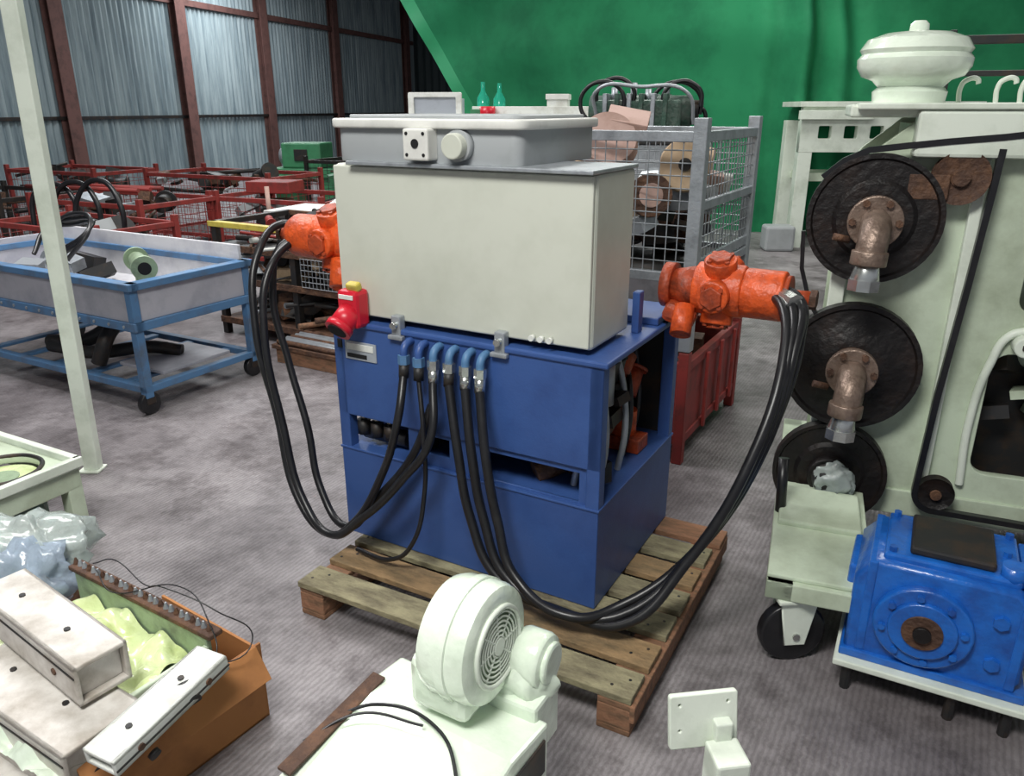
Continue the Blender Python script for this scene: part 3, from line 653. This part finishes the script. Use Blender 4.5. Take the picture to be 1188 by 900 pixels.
for i in range(5): box(WS,'sheet_%d'%i,(.5+.03*i,.31-.02*i,.75+.018*i),(.95,.58,.014),'white' if i%2 else 'lidwhite',(0,0,i*3-5))
box(WS,'panel_tilted',(.75,.38,.86),(.5,.35,.03),'lidwhite',(12,-6,15)); cyl(WS,'post',(.02,.1,.74),(.02,.1,1.0),.02,'pink')
GL=E('green_lathe',(-4.4,14.6,0),-10)
bx(GL,'bed',(0,0,.45),(1.4,.6,.62),'greenp',.02); bx(GL,'headstock',(.25,0,.62),(1.0,.6,1.06),'greenp',.03); bx(GL,'leg_a',(.05,.05,0),(.45,.55,.45),'greenp'); bx(GL,'leg_b',(.95,.05,0),(1.35,.55,.45),'greenp')
plate(GL,'chip_tray',[(-.1,.36),(.55,.36),(.65,.5),(-.2,.5)],[],.5,'greenp',(0,-.1,0)); cyl(GL,'chuck',(.12,.3,.82),(.25,.3,.82),.14,'steel'); bx(GL,'panel',(.5,-.02,.75),(.75,0,.95),'dark')

PO=E('white_steel_post',(-2.03,3.40,0),0)
box(PO,'post_shaft',(.035,0,1.3),(.07,.05,2.6),'palew',(0,1.3,0)) 
box(PO,'base_foot',(0,0,.006),(.10,.09,.012),'palew')

# ---------------------------------------------------------------- lower left items
MC=E('steel_machine_cover',(-1.70,2.76,0),152)
D=.42
plate(MC,'top_flange',[(0,0),(.95,0),(.95,D),(0,D)],[circ(.19,.19,.135,32)],.02,'paleg',(0,0,.33),(0,0,0))
bx(MC,'side_a',(0,0,.24),(.95,.02,.32),'paleg'); bx(MC,'side_b',(0,0,.24),(.02,D,.32),'paleg'); bx(MC,'side_c',(0,D-.02,.24),(.95,D,.32),'paleg'); bx(MC,'side_d',(.93,0,.24),(.95,D,.32),'paleg')
bx(MC,'rim_front',(-.01,-.01,.33),(.96,.02,.37),'palew'); bx(MC,'rim_side',(-.02,-.01,.33),(.01,D+.01,.37),'palew')
tube(MC,'ring_inside',[(.19+.14*math.cos(R(45*k)),.19+.14*math.sin(R(45*k)),.345) for k in range(8)],.009,'dark',cyc=True)
cyl(MC,'drum',(.19,.19,.04),(.19,.19,.26),.128,'greend',bev=.01); cyl(MC,'drum_lining',(.19,.19,.26),(.19,.19,.315),.11,'filmy',.125,bev=.004)
cyl(MC,'drum_core',(.19,.19,.315),(.19,.19,.318),.06,'fit')
for i,(x,y) in enumerate([(0,0),(.89,0),(0,D-.06),(.89,D-.06)]): bx(MC,'leg_%d'%i,(x,y,0),(x+.06,y+.06,.25),'paleg')
bx(MC,'lower_frame',(0,D-.05,.04),(.95,D,.09),'rust'); bx(MC,'lower_frame_b',(.0,0,.04),(.05,D,.09),'rust')
for i in range(3): cyl(MC,'curved_guard_%d'%i,(.12+.14*i,D-.02,.16),(.12+.14*i,D-.16,.16),.065,'filmy' if i%2 else 'beige',bev=.01)

BG=E('plastic_film_bundle',(-1.55,2.13,0),0)
bx(BG,'crate_under',(-.26,-.16,0),(.12,.10,.16),'wood2')
box(BG,'wrapped_part',(-.05,0,.24),(.26,.16,.14),'whitesteel',(10,5,-25),.02)
cyl(BG,'wrapped_tube',(-.12,-.05,.26),(.12,-.12,.25),.05,'beige')
blob(BG,'bag_white',(-.02,.05,.29),(.19,.16,.13),'bag',1,.35,2.2)
blob(BG,'bag_blue',(.04,-.10,.28),(.15,.13,.13),'bagblue',4,.4,2.4)
blob(BG,'bag_left',(-.22,-.02,.28),(.18,.16,.14),'bag',7,.4,2.2)

CB=E('cardboard_box_of_machine_parts',(-.70,1.79,0),-34)
for n_,a,b in [('side_right',(-.008,-.56,0),(0,0,.25)),('side_rear',(-.46,-.008,0),(0,0,.23)),('side_left',(-.46,-.56,0),(-.452,0,.22)),('bottom',(-.46,-.56,0),(0,0,.008)),('side_front',(-.46,-.56,0),(0,-.552,.20))]: bx(CB,n_,a,b,'card',.001)
box(CB,'flap_right',(.03,-.27,.21),(.10,.50,.006),'card',(0,58,0),.001)
def chan(P,name,c,s,rot,m='whitesteel',t=.012):
    L,w,h=s
    e=SE(P,name,c,rot)
    bx(e,name+'_top',(-L/2,-w/2,h/2-t),(L/2,w/2,h/2),m); bx(e,name+'_bottom',(-L/2,-w/2,-h/2),(L/2,w/2,-h/2+t),m)
    bx(e,name+'_side_a',(-L/2,-w/2,-h/2),(L/2,-w/2+t,h/2),m); bx(e,name+'_side_b',(-L/2,w/2-t,-h/2),(L/2,w/2,h/2),m)
    bx(e,name+'_end',(L/2-.03,-w/2+t,-h/2+t),(L/2-.02,w/2-t,h/2-t),m)
    bx(e,name+'_seam',(-L/2,-w/2-.003,h/2-.03),(L/2,-w/2,h/2-.025),'dark',.001)
    for q in(-.3,.3): cyl(e,name+'_bolt_%d'%int(q*10),(q*L,-w/2-.004,0),(q*L,-w/2,0),.009,'rust',n=8)
    for q in(-.25,.2): cyl(e,name+'_topbolt_%d'%int(q*100),(q*L,0,h/2),(q*L,0,h/2+.004),.008,'dark',n=8)
    return e
ca=R(34)
def cbl(X,Y,Z):
    dx,dy=X+.70,Y-1.79
    return (dx*math.cos(ca)-dy*math.sin(ca), dx*math.sin(ca)+dy*math.cos(ca), Z)
chan(CB,'upper_beam',cbl(-1.17,1.64,.40),(.50,.13,.11),(0,2,-1))
chan(CB,'lower_beam',cbl(-1.14,1.52,.24),(.48,.20,.18),(0,2,4))
chan(CB,'third_beam',cbl(-1.20,1.40,.10),(.46,.20,.16),(0,0,4))
chan(CB,'leaning_beam',cbl(-.83,1.47,.32),(.34,.10,.045),(0,-6,99),'white')
cyl(CB,'hinge_boss',cbl(-.80,1.53,.33),cbl(-.775,1.50,.30),.028,'dark'); cyl(CB,'hinge_pin',cbl(-.83,1.40,.25),cbl(-.82,1.395,.245),.014,'dark')
cyl(CB,'tube_end',cbl(-.98,1.41,.20),cbl(-.95,1.39,.19),.04,'dark')
CH=SE(CB,'toothed_tray',cbl(-1.304,2.011,0),(0,0,2.5))
bx(CH,'tray_floor',(0,-.30,.23),(.60,0,.245),'paleg'); bx(CH,'tray_rear_wall',(0,-.015,.23),(.60,0,.345),'fit')
bx(CH,'tray_end_wall',(.585,-.30,.23),(.60,0,.32),'paleg')
sheet(CH,'film_lining',.02,.58,-.30,-.02,.27,.045,'filmy',3,6)
sheet(CH,'film_lining_b',.1,.62,-.46,-.26,.26,.04,'film',8,7)
bx(CH,'tray_leg',(.01,-.2,0),(.06,-.14,.23),'wood2'); bx(CH,'tray_leg_b',(.02,-.02,0),(.07,.0,.23),'wood2')
bx(CH,'rack_bar',(-.02,-.02,.345),(.62,.025,.36),'rust')
for i in range(28): 
    x=-.012+.0225*i; cyl(CH,'tooth_%d'%i,(x,.003,.36),(x,.003,.378),.009,'steel' if i%3 else 'rust',.003,n=8)
tube(CH,'wire_a',[(.05,.02,.37),(.15,.03,.41),(.30,.02,.385),(.42,.0,.43),(.58,.04,.39),(.66,.08,.3),(.60,-.1,.3)],.0018,'rubber')
tube(CH,'wire_b',[(.1,.0,.375),(.22,-.03,.36),(.4,.05,.40),(.6,0,.39),(.67,-.05,.33),(.6,-.08,.3)],.0018,'rubber')

# ---------------------------------------------------------------- blower on cabinet
BL=E('wrapped_blower_fan',(-.085,1.42,0),0)
AX=Vector((.86,-.50,.05)).normalized(); C=Vector((.005,0,.55))
q=AX.to_track_quat('Z','X').to_euler(); qd=[math.degrees(a) for a in q]
F=SE(BL,'fan_head',C,qd); F.scale=(.95,.95,.95)
lathe(F,'fan_drum',[(.0,-.085),(.112,-.085),(.134,-.072),(.142,-.05),(.142,.035),(.136,.052),(.120,.06),(.092,.06),(.088,.045),(.0,.045)],(0,0,0),(0,0,0),'film',56)
lathe(F,'drum_band',[(.143,-.02),(.1465,-.018),(.1465,.006),(.143,.008)],(0,0,0),(0,0,0),'film',56)
tube(F,'inlet_ring',[(.092*math.cos(R(45*k)),.092*math.sin(R(45*k)),.062) for k in range(8)],.007,'palew',cyc=True)
for k in range(7): tube(F,'grille_ring_%d'%k,[((.014+.011*k)*math.cos(a),(.014+.011*k)*math.sin(a),.062) for a in [R(45*j) for j in range(8)]],.0026,'palew',cyc=True)
for k in range(8): tube(F,'grille_spoke_%d'%k,[(0,0,.062),(.085*math.cos(R(45*k)),.085*math.sin(R(45*k)),.062)],.0024,'palew',poly=True)
cyl(F,'grille_back',(0,0,.044),(0,0,.048),.085,'fit')
cyl(F,'grille_hub',(0,0,.05),(0,0,.066),.02,'palew')
box(BL,'outlet_duct',(-.04,-.01,.47),(.15,.15,.13),'film',(0,0,-30),.02)
cyl(BL,'motor_body',(.10,.06,.47),(.17,.02,.47),.065,'film',bev=.015)
cyl(BL,'motor_cap',(.165,.022,.47),(.18,.014,.47),.05,'film',bev=.008)
blob(BL,'film_drape',(.115,.03,.415),(.075,.06,.075),'film',14,.22,2.2)
box(BL,'motor_stand',(.11,.02,.335),(.13,.12,.15),'film',(0,0,-30),.01)
CBN=E('white_machine_housing',(-.16,1.28,0),-32)
def prism(P,name,poly,x0,x1,m,bev=.008):
    vs=[(x0,y,z) for y,z in poly]+[(x1,y,z) for y,z in poly]; n=len(poly)
    fs=[tuple(range(n))[::-1],tuple(range(n,2*n))]+[(i,(i+1)%n,n+(i+1)%n,n+i) for i in range(n)]
    me=bpy.data.meshes.new(name); me.from_pydata(vs,[],fs); me.update()
    bm=bmesh.new(); bm.from_mesh(me); bmesh.ops.recalc_face_normals(bm,faces=bm.faces); bm.to_mesh(me); bm.free()
    return fin(P,name,me,m,bev=bev)
prism(CBN,'housing_body',[(-.28,0),(.20,0),(.20,.37),(.05,.385),(-.28,.33)],-.26,.16,'film')
prism(CBN,'housing_side',[(-.22,0),(.14,0),(.14,.25),(-.22,.22)],.16,.32,'palew')
bx(CBN,'dark_gap',(.155,-.05,.25),(.165,.18,.34),'dark')
tube(CBN,'strap_black',[(-.27,-.05,.36),(-.18,.02,.395),(-.02,.03,.40),(.10,-.06,.385),(.165,-.14,.35),(.20,-.22,.2)],.004,'rubber')
tube(CBN,'strap_black_b',[(-.27,-.12,.36),(-.2,-.02,.39),(-.05,.02,.40)],.003,'rubber')
prism(CBN,'rusty_edge_strip',[(-.20,.355),(.10,.385),(.10,.392),(-.20,.362)],-.262,-.225,'rust',.001)

BK=E('flange_bracket',(.42,1.36,0),8)
plate(BK,'flange_plate',rrect(-.075,-.06,.075,.06,.004),[circ(-.055,.04,.006,10),circ(.055,.04,.006,10),circ(-.055,-.02,.006,10),circ(.055,-.0,.006,10)],.010,'palew',(0,0,.385),(78,0,0))
bx(BK,'square_tube',(.0,-.10,0),(.075,-.02,.345),'palew',.006)
bx(BK,'gusset',(.02,-.03,.30),(.06,.01,.39),'palew'); bx(BK,'foot',(-.04,-.14,0),(.12,.02,.012),'palew')

# ---------------------------------------------------------------- light
w=bpy.data.worlds.new('world'); scn.world=w; w.use_nodes=True
w.node_tree.nodes['Background'].inputs[0].default_value=(.85,.90,1,1); w.node_tree.nodes['Background'].inputs[1].default_value=.32
def area(name,loc,size,en,col=(1,1,1),rot=(0,0,0)):
    l=bpy.data.lights.new(name,'AREA'); l.shape='RECTANGLE'; l.size,l.size_y=size; l.energy=en; l.color=col
    o=bpy.data.objects.new(name,l); COL.objects.link(o); o.location=loc; o.rotation_euler=[R(a) for a in rot]
area('ceiling_lamp',(-.9,-.1,3.9),(1.6,.9),180,(1,.99,.95),(10,-8,0))  # added flash-like key light above the camera, not a ceiling fixture
area('ceiling_lamp.001',(-2.8,4.6,4.9),(3,1.4),260,(1,.98,.98))
area('ceiling_lamp.002',(3.2,5.0,4.9),(2,1.2),85,(1,1,.96))
area('ceiling_lamp.003',(-5.0,12.5,5.1),(3,2),240,(.93,.97,1))
area('ceiling_lamp.004',(1.5,8.5,5.1),(3,1.5),200,(1,1,.96))
area('ceiling_lamp.005',(-5.5,20,5.1),(3,2),330,(.93,.97,1))
